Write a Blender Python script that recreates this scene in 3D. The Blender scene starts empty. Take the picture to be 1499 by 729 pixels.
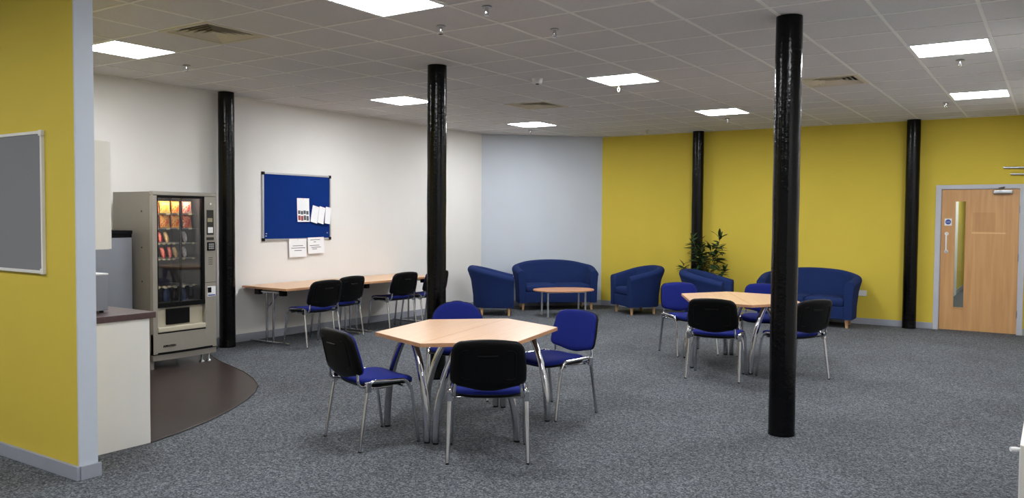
import bpy, bmesh, math, random
from mathutils import Vector, Matrix
random.seed(7)
scene = bpy.context.scene
COL = scene.collection
PI = math.pi

# ------------------------------------------------------------------ camera
CAM_H = 1.5444
CEIL = CAM_H + 1.43
F_PX, PITCH, ROLL, YAW = 1202.5, 0.0383, 0.00725, 0.58559
cd = bpy.data.cameras.new('camera'); cam = bpy.data.objects.new('camera', cd); COL.objects.link(cam)
cd.sensor_width = 36; cd.lens = F_PX / 1499 * 36; cd.clip_start = 0.05
up0 = Vector((0, math.sin(PITCH), math.cos(PITCH))); fw = Vector((0, math.cos(PITCH), -math.sin(PITCH)))
rt = Vector((1, 0, 0)) * math.cos(ROLL) + up0 * math.sin(ROLL)
up = up0 * math.cos(ROLL) - Vector((1, 0, 0)) * math.sin(ROLL)
RZ = Matrix.Rotation(YAW, 3, 'Z')
R3 = RZ @ Matrix((rt, up, -fw)).transposed()
cam.matrix_world = Matrix.Translation((0, 0, CAM_H)) @ R3.to_4x4()
scene.camera = cam
def to_px(X, Y, Z):
    v = R3.transposed() @ Vector((X, Y, Z - CAM_H))
    if v.z > -0.2: return None
    return (749.5 + F_PX * v.x / -v.z, 364.5 - F_PX * v.y / -v.z)

# ------------------------------------------------------------------ world, exposure
w = bpy.data.worlds.new('world'); scene.world = w; w.use_nodes = True
w.node_tree.nodes['Background'].inputs[0].default_value = (0.9, 0.95, 1.0, 1)
w.node_tree.nodes['Background'].inputs[1].default_value = 0.15
scene.view_settings.view_transform = 'Standard'
scene.view_settings.look = 'None'
scene.view_settings.gamma = 1.0
scene.view_settings.use_curve_mapping = False
scene.view_settings.exposure = 0.0
PANEL_L = 54.0

# ------------------------------------------------------------------ materials
def lin(c):
    return tuple(((x / 255) / 12.92 if x / 255 <= 0.04045 else ((x / 255 + 0.055) / 1.055) ** 2.4) for x in c)
MATS = {}
def mat(name, rgb, rough=0.6, metal=0.0, var=0.06, scale=8.0, bump=0.0, bscale=60.0, stretch=None, spec=0.5, emit=None, coat=0.0, coord='Object'):
    if name in MATS: return MATS[name]
    m = bpy.data.materials.new(name); m.use_nodes = True; nt = m.node_tree; N = nt.nodes; L = nt.links
    b = N['Principled BSDF']; c = lin(rgb)
    b.inputs['Roughness'].default_value = rough; b.inputs['Metallic'].default_value = metal
    b.inputs['Specular IOR Level'].default_value = spec; b.inputs['Coat Weight'].default_value = coat
    tc = N.new('ShaderNodeTexCoord'); mp = N.new('ShaderNodeMapping'); L.new(tc.outputs[coord], mp.inputs[0])
    if stretch: mp.inputs['Scale'].default_value = stretch
    n = N.new('ShaderNodeTexNoise'); n.inputs['Scale'].default_value = scale; n.inputs['Detail'].default_value = 5
    L.new(mp.outputs[0], n.inputs['Vector'])
    r = N.new('ShaderNodeValToRGB'); L.new(n.outputs['Fac'], r.inputs[0])
    r.color_ramp.elements[0].position = 0.3; r.color_ramp.elements[1].position = 0.7
    r.color_ramp.elements[0].color = (*[max(0, x * (1 - var)) for x in c], 1)
    r.color_ramp.elements[1].color = (*[min(1, x * (1 + var)) for x in c], 1)
    L.new(r.outputs[0], b.inputs['Base Color'])
    if bump:
        n2 = N.new('ShaderNodeTexNoise'); n2.inputs['Scale'].default_value = bscale; n2.inputs['Detail'].default_value = 3
        L.new(mp.outputs[0], n2.inputs['Vector'])
        bp = N.new('ShaderNodeBump'); bp.inputs['Strength'].default_value = bump; bp.inputs['Distance'].default_value = 0.01
        L.new(n2.outputs['Fac'], bp.inputs['Height']); L.new(bp.outputs[0], b.inputs['Normal'])
    if emit:
        b.inputs['Emission Color'].default_value = (*emit[0], 1); b.inputs['Emission Strength'].default_value = emit[1]
    MATS[name] = m; return m

def carpet_mat():
    m = bpy.data.materials.new('carpet'); m.use_nodes = True; nt = m.node_tree; N = nt.nodes; L = nt.links
    b = N['Principled BSDF']; b.inputs['Roughness'].default_value = 0.95; b.inputs['Specular IOR Level'].default_value = 0.15
    tc = N.new('ShaderNodeTexCoord')
    n1 = N.new('ShaderNodeTexVoronoi'); n1.inputs['Scale'].default_value = 110
    n4 = N.new('ShaderNodeTexNoise'); n4.inputs['Scale'].default_value = 34; n4.inputs['Detail'].default_value = 3
    n2 = N.new('ShaderNodeTexNoise'); n2.inputs['Scale'].default_value = 1.1; n2.inputs['Detail'].default_value = 5
    for n in (n1, n2, n4): L.new(tc.outputs['Object'], n.inputs['Vector'])
    sx = N.new('ShaderNodeSeparateColor'); L.new(n1.outputs['Color'], sx.inputs[0])
    av = N.new('ShaderNodeMix'); av.data_type = 'FLOAT'; av.inputs[0].default_value = 0.4
    L.new(sx.outputs[0], av.inputs[2]); L.new(n4.outputs['Fac'], av.inputs[3])
    r1 = N.new('ShaderNodeValToRGB'); L.new(av.outputs[0], r1.inputs[0])
    e = r1.color_ramp.elements; e[0].position = 0.2; e[0].color = (*lin((55, 57, 61)), 1); e[1].position = 0.86; e[1].color = (*lin((130, 134, 140)), 1)
    k = r1.color_ramp.elements.new(0.52); k.color = (*lin((87, 90, 95)), 1)
    r2 = N.new('ShaderNodeValToRGB'); L.new(n2.outputs['Fac'], r2.inputs[0])
    r2.color_ramp.elements[0].position = 0.3; r2.color_ramp.elements[0].color = (0.80, 0.79, 0.78, 1)
    r2.color_ramp.elements[1].position = 0.62; r2.color_ramp.elements[1].color = (1, 1, 1, 1)
    mx = N.new('ShaderNodeMix'); mx.data_type = 'RGBA'; mx.blend_type = 'MULTIPLY'; mx.inputs[0].default_value = 1
    L.new(r1.outputs[0], mx.inputs[6]); L.new(r2.outputs[0], mx.inputs[7])
    L.new(mx.outputs[2], b.inputs['Base Color'])
    return m

def wood_mat(name, a, bcol, rough=0.35, axis=0, scale=1.0, coat=0.0):
    m = bpy.data.materials.new(name); m.use_nodes = True; nt = m.node_tree; N = nt.nodes; L = nt.links
    b = N['Principled BSDF']; b.inputs['Roughness'].default_value = rough; b.inputs['Coat Weight'].default_value = coat
    tc = N.new('ShaderNodeTexCoord'); mp = N.new('ShaderNodeMapping'); L.new(tc.outputs['Object'], mp.inputs[0])
    s = [22 * scale] * 3; s[axis] = 1.3 * scale; mp.inputs['Scale'].default_value = s
    n = N.new('ShaderNodeTexNoise'); n.inputs['Scale'].default_value = 1.6; n.inputs['Detail'].default_value = 6; n.inputs['Distortion'].default_value = 0.6
    L.new(mp.outputs[0], n.inputs['Vector'])
    r = N.new('ShaderNodeValToRGB'); L.new(n.outputs['Fac'], r.inputs[0])
    r.color_ramp.elements[0].position = 0.3; r.color_ramp.elements[0].color = (*lin(a), 1)
    r.color_ramp.elements[1].position = 0.7; r.color_ramp.elements[1].color = (*lin(bcol), 1)
    L.new(r.outputs[0], b.inputs['Base Color'])
    return m

def glass_mat(name, tint=(0.9, 0.93, 0.92)):
    m = bpy.data.materials.new(name); m.use_nodes = True; nt = m.node_tree; N = nt.nodes; L = nt.links
    N.remove(N['Principled BSDF']); o = N['Material Output']
    t = N.new('ShaderNodeBsdfTransparent'); t.inputs[0].default_value = (*tint, 1)
    g = N.new('ShaderNodeBsdfGlossy'); g.inputs['Roughness'].default_value = 0.02
    f = N.new('ShaderNodeFresnel'); f.inputs[0].default_value = 1.5
    mx = N.new('ShaderNodeMixShader'); L.new(f.outputs[0], mx.inputs[0]); L.new(t.outputs[0], mx.inputs[1]); L.new(g.outputs[0], mx.inputs[2])
    L.new(mx.outputs[0], o.inputs[0]); return m

def packet_mat(name, cols, scale=22):
    m = bpy.data.materials.new(name); m.use_nodes = True; nt = m.node_tree; N = nt.nodes; L = nt.links
    b = N['Principled BSDF']; b.inputs['Roughness'].default_value = 0.25
    tc = N.new('ShaderNodeTexCoord'); n = N.new('ShaderNodeTexNoise'); n.inputs['Scale'].default_value = scale; n.inputs['Detail'].default_value = 1; n.inputs['Distortion'].default_value = 1.5
    L.new(tc.outputs['Object'], n.inputs['Vector'])
    r = N.new('ShaderNodeValToRGB'); L.new(n.outputs['Fac'], r.inputs[0]); r.color_ramp.interpolation = 'CONSTANT'
    e = r.color_ramp.elements; e[0].color = (*lin(cols[0]), 1); e[1].position = 0.62; e[1].color = (*lin(cols[-1]), 1)
    for q, cc in enumerate(cols[1:-1]):
        k = e.new(0.42 + 0.1 * q); k.color = (*lin(cc), 1)
    L.new(r.outputs[0], b.inputs['Base Color']); return m

M = {}
M['carpet'] = carpet_mat()
M['vinyl'] = mat('vinyl', (47, 36, 34), 0.32, var=0.10, scale=3, stretch=(1, 8, 1))
M['white_wall'] = mat('white_wall', (226, 223, 219), 0.85, var=0.015, scale=2)
M['yellow'] = mat('yellow_wall', (207, 184, 64), 0.8, var=0.02, scale=2)
M['grey_wall'] = mat('grey_blue_wall', (193, 199, 208), 0.85, var=0.015, scale=2)
M['skirting'] = mat('skirting_grey', (150, 153, 163), 0.55, var=0.03)
M['tile'] = mat('ceiling_tile', (206, 204, 204), 0.95, var=0.03, scale=40, bump=0.15, bscale=180)
M['tbar'] = mat('ceiling_tbar', (230, 229, 225), 0.6, var=0.02)
M['slab'] = mat('slab', (120, 118, 116), 0.9)
M['lamp_white'] = mat('lamp_frame', (235, 235, 235), 0.5, var=0.01)
M['diffuser'] = mat('lamp_diffuser', (240, 240, 240), 0.5, var=0.0, emit=((0.95, 0.975, 1.0), PANEL_L))
M['black_gloss'] = mat('black_gloss_paint', (5, 5, 6), 0.16, var=0.15, scale=20, bump=0.22, bscale=38, spec=0.22)
M['blue'] = mat('blue_fabric', (22, 33, 110), 0.9, var=0.10, scale=180, bump=0.2, bscale=500, spec=0.2)
M['navy'] = mat('navy_fabric', (29, 45, 90), 0.95, var=0.09, scale=120, bump=0.2, bscale=420, spec=0.15)
M['black'] = mat('black_plastic', (7, 7, 8), 0.45, var=0.1, scale=60, bump=0.06, bscale=300, spec=0.15)
M['chrome'] = mat('chrome', (205, 205, 208), 0.10, 1.0, var=0.02)
M['steel'] = mat('steel', (170, 172, 175), 0.28, 1.0, var=0.04)
M['alu'] = mat('aluminium', (190, 192, 196), 0.4, 0.85, var=0.03)
M['beech'] = wood_mat('beech_top', (214, 172, 138), (228, 190, 156), 0.28)
M['beech_y'] = wood_mat('beech_top_wall', (205, 166, 132), (222, 186, 152), 0.35, axis=1)
M['edge'] = wood_mat('beech_edge', (188, 138, 98), (202, 152, 112), 0.4)
M['door_wood'] = wood_mat('door_veneer', (188, 140, 90), (204, 158, 106), 0.4, axis=2, scale=0.6)
M['coffee'] = wood_mat('coffee_wood', (192, 136, 98), (206, 152, 116), 0.35)
M['leg_wood'] = wood_mat('sofa_leg_wood', (206, 160, 112), (220, 178, 130), 0.4, axis=2)
M['frame_grey'] = mat('door_frame_grey', (184, 186, 194), 0.5, var=0.02)
M['cream'] = mat('cream_melamine', (222, 219, 213), 0.5, var=0.01)
M['worktop'] = mat('worktop_brown', (74, 54, 52), 0.4, var=0.15, scale=60)
M['vm_body'] = mat('vm_grey', (128, 122, 115), 0.45, 0.15, var=0.03)
M['vm_front'] = mat('vm_silver', (150, 144, 134), 0.4, 0.2, var=0.03)
M['vm_cream'] = mat('vm_cream', (188, 180, 160), 0.4, var=0.02)
M['fridge'] = mat('fridge_grey', (138, 141, 150), 0.35, 0.5, var=0.03)
M['glass'] = glass_mat('pane_glass')
M['glass_vm'] = glass_mat('vending_glass', (0.85, 0.86, 0.87))
M['felt_blue'] = mat('felt_blue', (16, 46, 114), 0.95, var=0.06, scale=150, spec=0.1)
M['felt_grey'] = mat('felt_grey', (128, 128, 131), 0.9, var=0.05, scale=150, spec=0.2)
M['paper'] = mat('paper', (236, 236, 238), 0.8, var=0.01)
M['ink'] = mat('ink', (90, 92, 98), 0.8, var=0.05)
M['ink_red'] = mat('ink_red', (150, 70, 66), 0.8, var=0.15, scale=90)
M['sign_blue'] = mat('sign_blue', (40, 72, 150), 0.5, var=0.02)
M['plastic_white'] = mat('plastic_white', (226, 226, 226), 0.4, var=0.01)
M['leaf'] = mat('leaf', (34, 62, 30), 0.5, var=0.35, scale=6)
M['leaf_y'] = mat('leaf_dry', (150, 140, 60), 0.55, var=0.3, scale=6)
M['stem'] = mat('cane', (104, 96, 48), 0.6, var=0.2, scale=20)
M['pot'] = mat('pot', (70, 62, 58), 0.6, var=0.1)
M['soil'] = mat('soil', (46, 36, 30), 0.95, var=0.3, scale=40)
M['vent_cream'] = mat('vent_cream', (206, 198, 178), 0.55, var=0.02)
M['vent_dark'] = mat('vent_dark', (40, 38, 34), 0.8, var=0.05)
M['vm_lamp'] = mat('vending_lamp', (255, 220, 180), 0.5, var=0.0, emit=((1.0, 0.78, 0.58), 36.0))
M['label_white'] = mat('price_label', (225, 215, 175), 0.6, var=0.05)
M['tape'] = mat('clear_tape', (226, 190, 142), 0.15, var=0.03)
M['radiator'] = mat('radiator_white', (226, 222, 216), 0.4, var=0.01)

# ------------------------------------------------------------------ mesh helpers
class MB:
    def __init__(s): s.v = []; s.f = []; s.sm = []
    def add(s, vs, fs, smooth=False):
        o = len(s.v); s.v += [tuple(q) for q in vs]; s.f += [tuple(i + o for i in f) for f in fs]; s.sm += [smooth] * len(fs); return s
    def box(s, a, b, ch=0.0):
        x0, y0, z0 = a; x1, y1, z1 = b
        if ch <= 0:
            return s.add([(x0, y0, z0), (x1, y0, z0), (x1, y1, z0), (x0, y1, z0), (x0, y0, z1), (x1, y0, z1), (x1, y1, z1), (x0, y1, z1)],
                         [(3, 2, 1, 0), (4, 5, 6, 7), (0, 1, 5, 4), (1, 2, 6, 5), (2, 3, 7, 6), (3, 0, 4, 7)])
        bm = bmesh.new(); bmesh.ops.create_cube(bm, size=1)
        for v in bm.verts: v.co = Vector(((x0 + x1) / 2 + v.co.x * (x1 - x0), (y0 + y1) / 2 + v.co.y * (y1 - y0), (z0 + z1) / 2 + v.co.z * (z1 - z0)))
        bmesh.ops.bevel(bm, geom=bm.edges[:], offset=ch, segments=2, profile=0.6, affect='EDGES')
        bm.verts.index_update()
        s.add([v.co[:] for v in bm.verts], [[v.index for v in f.verts] for f in bm.faces]); bm.free(); return s
    def tube(s, path, r, n=10, ry=None, cap=True, smooth=True, side=None):
        P = [Vector(q) for q in path]; rings = []
        rs = r if isinstance(r, (list, tuple)) else [r] * len(P)
        T = []
        for i in range(len(P)):
            a = P[max(0, i - 1)]; b = P[min(len(P) - 1, i + 1)]; T.append((b - a).normalized())
        ref = Vector(side) if side else (Vector((0, 0, 1)) if abs(T[0].z) < 0.9 else Vector((1, 0, 0)))
        vs = []
        for i, p in enumerate(P):
            u = (ref - T[i] * ref.dot(T[i]))
            if u.length < 1e-4: u = T[i].orthogonal()
            u.normalize(); v = T[i].cross(u)
            if not side: ref = u
            k = (ry / r) if (ry and not isinstance(r, (list, tuple))) else 1.0
            for j in range(n):
                a = 2 * PI * j / n; vs.append(p + u * (math.cos(a) * rs[i]) + v * (math.sin(a) * rs[i] * k))
        fs = []
        for i in range(len(P) - 1):
            for j in range(n):
                fs.append((i * n + j, i * n + (j + 1) % n, (i + 1) * n + (j + 1) % n, (i + 1) * n + j))
        s.add(vs, fs, smooth)
        if cap:
            s.add(vs[:n], [tuple(range(n))[::-1]]); s.add(vs[-n:], [tuple(range(n))])
        return s
    def cyl(s, p0, p1, r, r1=None, n=16): return s.tube([p0, p1], [r, r if r1 is None else r1], n)
    def lathe(s, prof, n=20, c=(0, 0, 0)):
        vs = []
        for r, z in prof:
            for j in range(n):
                a = 2 * PI * j / n; vs.append((c[0] + r * math.cos(a), c[1] + r * math.sin(a), c[2] + z))
        fs = [(i * n + j, i * n + (j + 1) % n, (i + 1) * n + (j + 1) % n, (i + 1) * n + j) for i in range(len(prof) - 1) for j in range(n)]
        s.add(vs, fs, True)
        s.add(vs[:n], [tuple(range(n))[::-1]]); s.add(vs[-n:], [tuple(range(n))]); return s
    def prism(s, out, z0, z1):
        n = len(out); vs = [(x, y, z0) for x, y in out] + [(x, y, z1) for x, y in out]
        s.add(vs, [tuple(range(n))[::-1], tuple(range(n, 2 * n))] + [(i, (i + 1) % n, n + (i + 1) % n, n + i) for i in range(n)]); return s
    def pad(s, out, levels, fn=lambda p: p, smooth=True):
        # levels: list of (inset scale towards centroid, z); a soft cushion from a 2D outline
        cx = sum(p[0] for p in out) / len(out); cy = sum(p[1] for p in out) / len(out); n = len(out); vs = []; fs = []
        for (d, z) in levels:
            for (x, y) in out:
                vx, vy = x - cx, y - cy; l = math.hypot(vx, vy); k = max(0.0, (l - d)) / l
                vs.append(fn((cx + vx * k, cy + vy * k, z)))
        for i in range(len(levels) - 1):
            for j in range(n): fs.append((i * n + j, i * n + (j + 1) % n, (i + 1) * n + (j + 1) % n, (i + 1) * n + j))
        for lev, rev in ((0, True), (len(levels) - 1, False)):
            b = lev * n; c0 = len(vs); z = levels[lev][1]; d = levels[lev][0]
            # two rings to the centre so that the surface can bend
            ring = []
            for k2 in (0.66, 0.33):
                st = len(vs)
                for (x, y) in out:
                    vx, vy = x - cx, y - cy; l = math.hypot(vx, vy); k = max(0.0, l - d) / l * k2
                    vs.append(fn((cx + vx * k, cy + vy * k, z)))
                ring.append(st)
            vs.append(fn((cx, cy, z))); ce = len(vs) - 1
            seq = [b] + ring
            for q in range(2):
                for j in range(n):
                    f = (seq[q] + j, seq[q] + (j + 1) % n, seq[q + 1] + (j + 1) % n, seq[q + 1] + j); fs.append(f[::-1] if rev else f)
            for j in range(n):
                f = (seq[2] + j, seq[2] + (j + 1) % n, ce); fs.append(f[::-1] if rev else f)
        return s.add(vs, fs, smooth)
    def rot(s, m, start=0):
        s.v = s.v[:start] + [tuple(m @ Vector(q)) for q in s.v[start:]]; return s
    def mesh(s, name, m):
        me = bpy.data.meshes.new(name); me.from_pydata(s.v, [], s.f); me.update()
        me.polygons.foreach_set('use_smooth', s.sm)
        me.materials.append(m); return me
    def build(s, name, m, parent=None, loc=None):
        o = bpy.data.objects.new(name, s.mesh(name, m)); COL.objects.link(o)
        if parent: o.parent = parent
        if loc: o.location = loc
        return o
def tag(o, label, cat, group=None):
    o['label'] = label; o['category'] = cat
    if group: o['group'] = group
    return o
def struct(o, label=None):
    o['kind'] = 'structure'
    if label: o['label'] = label
    return o
def thing(name, label, cat, loc=(0, 0, 0), rz=0.0, group=None):
    o = bpy.data.objects.new(name, None); COL.objects.link(o); o.location = loc; o.rotation_euler = (0, 0, rz); o.empty_display_size = 0.1
    return tag(o, label, cat, group)
def dup(root, label, loc, rz, group=None):
    r = root.copy(); COL.objects.link(r); r.location = loc; r.rotation_euler = (0, 0, rz); r['label'] = label
    if group: r['group'] = group
    for ch in list(root.children):
        c = ch.copy(); COL.objects.link(c); c.parent = r
        for g in list(ch.children):
            d = g.copy(); COL.objects.link(d); d.parent = c
    return r
def text_mesh(body, size, m, name, parent, mw, ext=0.0004, align='CENTER'):
    cu = bpy.data.curves.new('txt', 'FONT'); cu.body = body; cu.size = size; cu.align_x = align; cu.align_y = 'CENTER'; cu.extrude = ext; cu.resolution_u = 2
    t = bpy.data.objects.new('txt', cu); COL.objects.link(t)
    bpy.context.view_layer.update()
    me = bpy.data.meshes.new_from_object(t.evaluated_get(bpy.context.evaluated_depsgraph_get()))
    bpy.data.objects.remove(t); bpy.data.curves.remove(cu)
    me.materials.clear(); me.materials.append(m)
    o = bpy.data.objects.new(name, me); COL.objects.link(o); o.parent = parent; o.matrix_local = mw; return o
def rrect(w, h, r, n=6, cx=0, cy=0):
    o = []
    for (sx, sy, a0) in ((1, 1, 0), (-1, 1, 90), (-1, -1, 180), (1, -1, 270)):
        for k in range(n + 1):
            a = math.radians(a0 + 90 * k / n); o.append((cx + sx * (w / 2 - r) + r * math.cos(a), cy + sy * (h / 2 - r) + r * math.sin(a)))
    return o
def bez(p0, p1, p2, n=12):
    p0, p1, p2 = Vector(p0), Vector(p1), Vector(p2)
    return [p0 * (1 - t) ** 2 + p1 * 2 * t * (1 - t) + p2 * t * t for t in [k / n for k in range(n + 1)]]
def round_path(pts, r, n=5):
    P = [Vector(q) for q in pts]; out = [P[0]]
    for i in range(1, len(P) - 1):
        a, b, c = P[i - 1], P[i], P[i + 1]; u = (a - b); v = (c - b); d = min(r, u.length * 0.49, v.length * 0.49)
        out += bez(b + u.normalized() * d, b, b + v.normalized() * d, n)
    out.append(P[-1]); return out

# ------------------------------------------------------------------ the room
XL, XL1, YF, XR = -8.30, -8.22, 13.04, 0.06
YP0, YP1, XPE = 2.55, 2.655, -4.69
GX, GY = -6.74, 11.55          # ends of the chamfered grey wall: (XL, GY) to (GX, YF)
YB, XB = -2.6, 3.0
struct(MB().prism([(XL - 0.2, YB - 0.2), (XB + 0.2, YB - 0.2), (XB + 0.2, YF + 9.8), (XL - 0.2, YF + 9.8)], -0.1, 0.0).build('floor', M['carpet']), 'dark grey flecked carpet over the whole room')
def wallbox(name, a, b, m, label=None): return struct(MB().box(a, b).build(name, m), label)
Zt = CEIL + 0.12
wallbox('wall_left', (XL - 0.15, 6.12, 0), (XL, GY + 0.1, Zt), M['white_wall'], 'white wall behind the wall tables and noticeboard')
wallbox('wall_kitchen', (XL - 0.15, YB - 0.1, 0), (XL1, 6.12, Zt), M['white_wall'], 'white wall behind the vending machine')
d = 0.15 / math.sqrt(2)
struct(MB().prism([(XL, GY), (GX, YF), (GX - d, YF + d), (XL - d, GY + d)], 0, Zt).build('wall_corner', M['grey_wall']), 'pale grey angled wall behind the curved sofa')
# yellow far wall with the door opening
DX0, DX1, DH = -1.372, -0.428, 1.985
wf = MB(); wf.box((GX, YF, 0), (DX0 - 0.03, YF + 0.15, Zt)); wf.box((DX1 + 0.03, YF, 0), (XB + 0.1, YF + 0.15, Zt)); wf.box((DX0 - 0.03, YF, DH + 0.03), (DX1 + 0.03, YF + 0.15, Zt))
struct(wf.build('wall_far', M['yellow']), 'mustard yellow far wall with a wooden door')
wallbox('wall_right', (XR, 3.3, 0), (XR + 0.1, YF, Zt), M['white_wall'])
wallbox('wall_side', (XB, YB, 0), (XB + 0.1, YF, Zt), M['white_wall'])
wallbox('wall_back', (XL1, YB - 0.1, 0), (XB + 0.1, YB, Zt), M['white_wall'])
wallbox('wall_stub', (XR + 0.1, 3.3, 0), (XB, 3.4, Zt), M['white_wall'])
wallbox('wall_partition', (XL1, YP0, 0), (XPE - 0.012, YP1, Zt), M['yellow'], 'yellow partition wall carrying the grey board')
wallbox('trim_1', (XPE - 0.012, YP0 - 0.003, 0), (XPE, YP1 + 0.003, Zt), M['grey_wall'], 'pale grey end strip of the yellow partition')
SK = 0.09
def skirt(name, a, b): struct(MB().box(a, b, 0.003).build(name, M['skirting']))
skirt('baseboard_left', (XL, 6.12, 0), (XL + 0.016, GY, SK + 0.005))
skirt('baseboard_kitchen', (XL1, YP1, 0), (XL1 + 0.016, 6.12, SK + 0.005))
skirt('baseboard_far', (GX, YF - 0.016, 0), (DX0 - 0.075, YF, SK))
skirt('baseboard_far_door', (DX1 + 0.075, YF - 0.016, 0), (XR, YF, SK))
q = 0.016 / math.sqrt(2)
struct(MB().prism([(XL, GY), (XL + q, GY - q), (GX + q, YF - q), (GX, YF)], 0, SK).build('baseboard_corner', M['skirting']))
skirt('baseboard_partition', (XL1, YP0 - 0.02, 0), (XPE + 0.004, YP0, 0.082))
skirt('baseboard_partition_end', (XPE, YP0, 0), (XPE + 0.014, YP1 + 0.018, 0.082))
skirt('baseboard_right', (XR - 0.016, 3.3, 0), (XR, YF - 0.016, SK))

# ---- vinyl floor with a curved metal edge, round the kitchen corner
arc = [(-5.104, 2.9), (-5.104, 3.246), (-5.075, 3.25), (-5.14, 3.5), (-5.24, 3.79), (-5.34, 4.0), (-5.46, 4.22), (-5.62, 4.47), (-5.80, 4.70), (-6.02, 4.91), (-6.28, 5.08), (-6.62, 5.24), (-6.98, 5.37), (-7.35, 5.5), (-7.7, 5.65), (-8.0, 5.85), (-8.2, 6.05)]
struct(MB().prism([(XL1, YP1)] + [(-5.104, YP1)] + arc + [(XL1, 6.06)], 0.0, 0.006).build('floor_vinyl', M['vinyl']), 'dark brown vinyl floor with a curved edge round the vending machine')
struct(MB().tube([(x, y, 0.006) for x, y in arc[2:]], 0.006, 6).build('trim_2', mat('edge_bronze', (72, 68, 66), 0.35, 0.6)))

# ------------------------------------------------------------------ ceiling: slab, T-bars, tiles, lamps, vents
TX, TY, TS = -5.872, 5.0435, 0.6
ceil = struct(MB().box((XL - 0.15, YB - 0.1, CEIL + 0.05), (XB + 0.1, YF + 0.15, CEIL + 0.12)).build('ceiling', M['slab']), 'suspended ceiling of square mineral tiles in a metal grid')
LAMPS = {(3, -2), (-2, -2), (-2, 4), (-2, 9), (3, 4), (3, 9), (8, 4), (8, 9), (8, -2), (3, -8), (8, -8), (-2, -8), (13, -8)}
VENTS = {(0, -2), (0, 6), (6, 6)}
i0, i1 = math.floor((XL - TX) / TS), math.floor((XB - TX) / TS); j0, j1 = math.floor((YB - TY) / TS), math.floor((YF - TY) / TS)
def tile_mb(w, h):
    g = 0.004; m = MB(); c = 0.005; z = CEIL
    a, b = (g, g), (w - g, h - g)
    vs = [(a[0] + c, a[1] + c, z + 0.004), (b[0] - c, a[1] + c, z + 0.004), (b[0] - c, b[1] - c, z + 0.004), (a[0] + c, b[1] - c, z + 0.004),
          (a[0], a[1], z + 0.010), (b[0], a[1], z + 0.010), (b[0], b[1], z + 0.010), (a[0], b[1], z + 0.010),
          (a[0], a[1], z + 0.022), (b[0], a[1], z + 0.022), (b[0], b[1], z + 0.022), (a[0], b[1], z + 0.022)]
    fs = [(3, 2, 1, 0)] + [(k, (k + 1) % 4, 4 + (k + 1) % 4, 4 + k) for k in range(4)] + [(4 + k, 4 + (k + 1) % 4, 8 + (k + 1) % 4, 8 + k) for k in range(4)] + [(8, 9, 10, 11)]
    return m.add(vs, fs)
full = tile_mb(TS, TS).mesh('ceiling_tile', M['tile'])
rest = MB(); ntile = 0
for i in range(i0, i1 + 1):
    for j in range(j0, j1 + 1):
        if (i, j) in LAMPS or (i, j) in VENTS: continue
        x0, y0 = TX + i * TS, TY + j * TS; x1, y1 = min(x0 + TS, XB), min(y0 + TS, YF); x0 = max(x0, XL); y0 = max(y0, YB)
        if x1 - x0 < 0.05 or y1 - y0 < 0.05: continue
        vis = False
        for (a, b) in ((x0, y0), (x1, y0), (x0, y1), (x1, y1)):
            p = to_px(a, b, CEIL)
            if p and -10 < p[0] < 1509 and -10 < p[1] < 300: vis = True
        if x0 > XR or (y1 < YP0 + 0.05 and x1 < XPE): vis = False
        if (x0 + x1) / 2 - (y0 + y1) / 2 < XL - GY - 0.3: continue
        if vis and ntile < 300:
            ntile += 1
            isfull = abs(x1 - x0 - TS) < 1e-4 and abs(y1 - y0 - TS) < 1e-4
            o = bpy.data.objects.new('ceiling_tile', full if isfull else tile_mb(x1 - x0, y1 - y0).mesh('ceiling_tile', M['tile']))
            COL.objects.link(o); o.parent = ceil; o.location = (x0, y0, random.uniform(-0.0007, 0.0007))
        else:
            t = tile_mb(x1 - x0, y1 - y0); rest.add([(a + x0, b + y0, c) for a, b, c in t.v], t.f)
ro = rest.build('ceiling_tile_field', M['tile'], ceil); ro['kind'] = 'stuff'
g = MB()
for i in range(i0, i1 + 2):
    x = TX + i * TS
    if XL < x < XB: g.box((x - 0.012, YB, CEIL), (x + 0.012, YF, CEIL + 0.006))
for j in range(j0, j1 + 2):
    y = TY + j * TS
    if YB < y < YF: g.box((XL, y - 0.012, CEIL + 0.0003), (XB, y + 0.012, CEIL + 0.006))
go = g.build('ceiling_grid', M['tbar'], ceil); go['kind'] = 'stuff'
ang = MB(); ang.box((XL, 6.12, CEIL - 0.001), (XL + 0.022, GY, CEIL + 0.005)); ang.box((GX, YF - 0.022, CEIL - 0.001), (XR, YF, CEIL + 0.005)); ang.box((XL1, YP1, CEIL - 0.001), (XL1 + 0.022, 6.12, CEIL + 0.005))
ang.build('edge_trim', M['tbar'], ceil)

lamp_where = {(3, -2): 'over the front hexagon table', (-2, -2): 'in front of the vending machine', (-2, 4): 'over the wall tables behind the mid-room column',
              (-2, 9): 'nearest the pale grey corner wall', (3, 4): 'near the smoke detector in mid room', (3, 9): 'before the yellow wall between its two columns',
              (8, 4): 'second from the yellow wall, in line with the wooden door', (8, 9): 'closest to the wooden door', (8, -2): 'third from the wooden door in its row',
              (3, -8): 'over open carpet level with the partition board', (8, -8): 'farthest from the wooden door in its row', (-2, -8): 'in front of the grey board on the partition', (13, -8): 'beside the back side wall'}
lf = MB(); e = 0.026; lf.box((0.004, 0.004, CEIL - 0.004), (0.596, e, CEIL + 0.03)); lf.box((0.004, 0.6 - e, CEIL - 0.004), (0.596, 0.596, CEIL + 0.03)); lf.box((0.004, e, CEIL - 0.004), (e, 0.6 - e, CEIL + 0.03)); lf.box((0.6 - e, e, CEIL - 0.004), (0.596, 0.6 - e, CEIL + 0.03))
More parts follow.
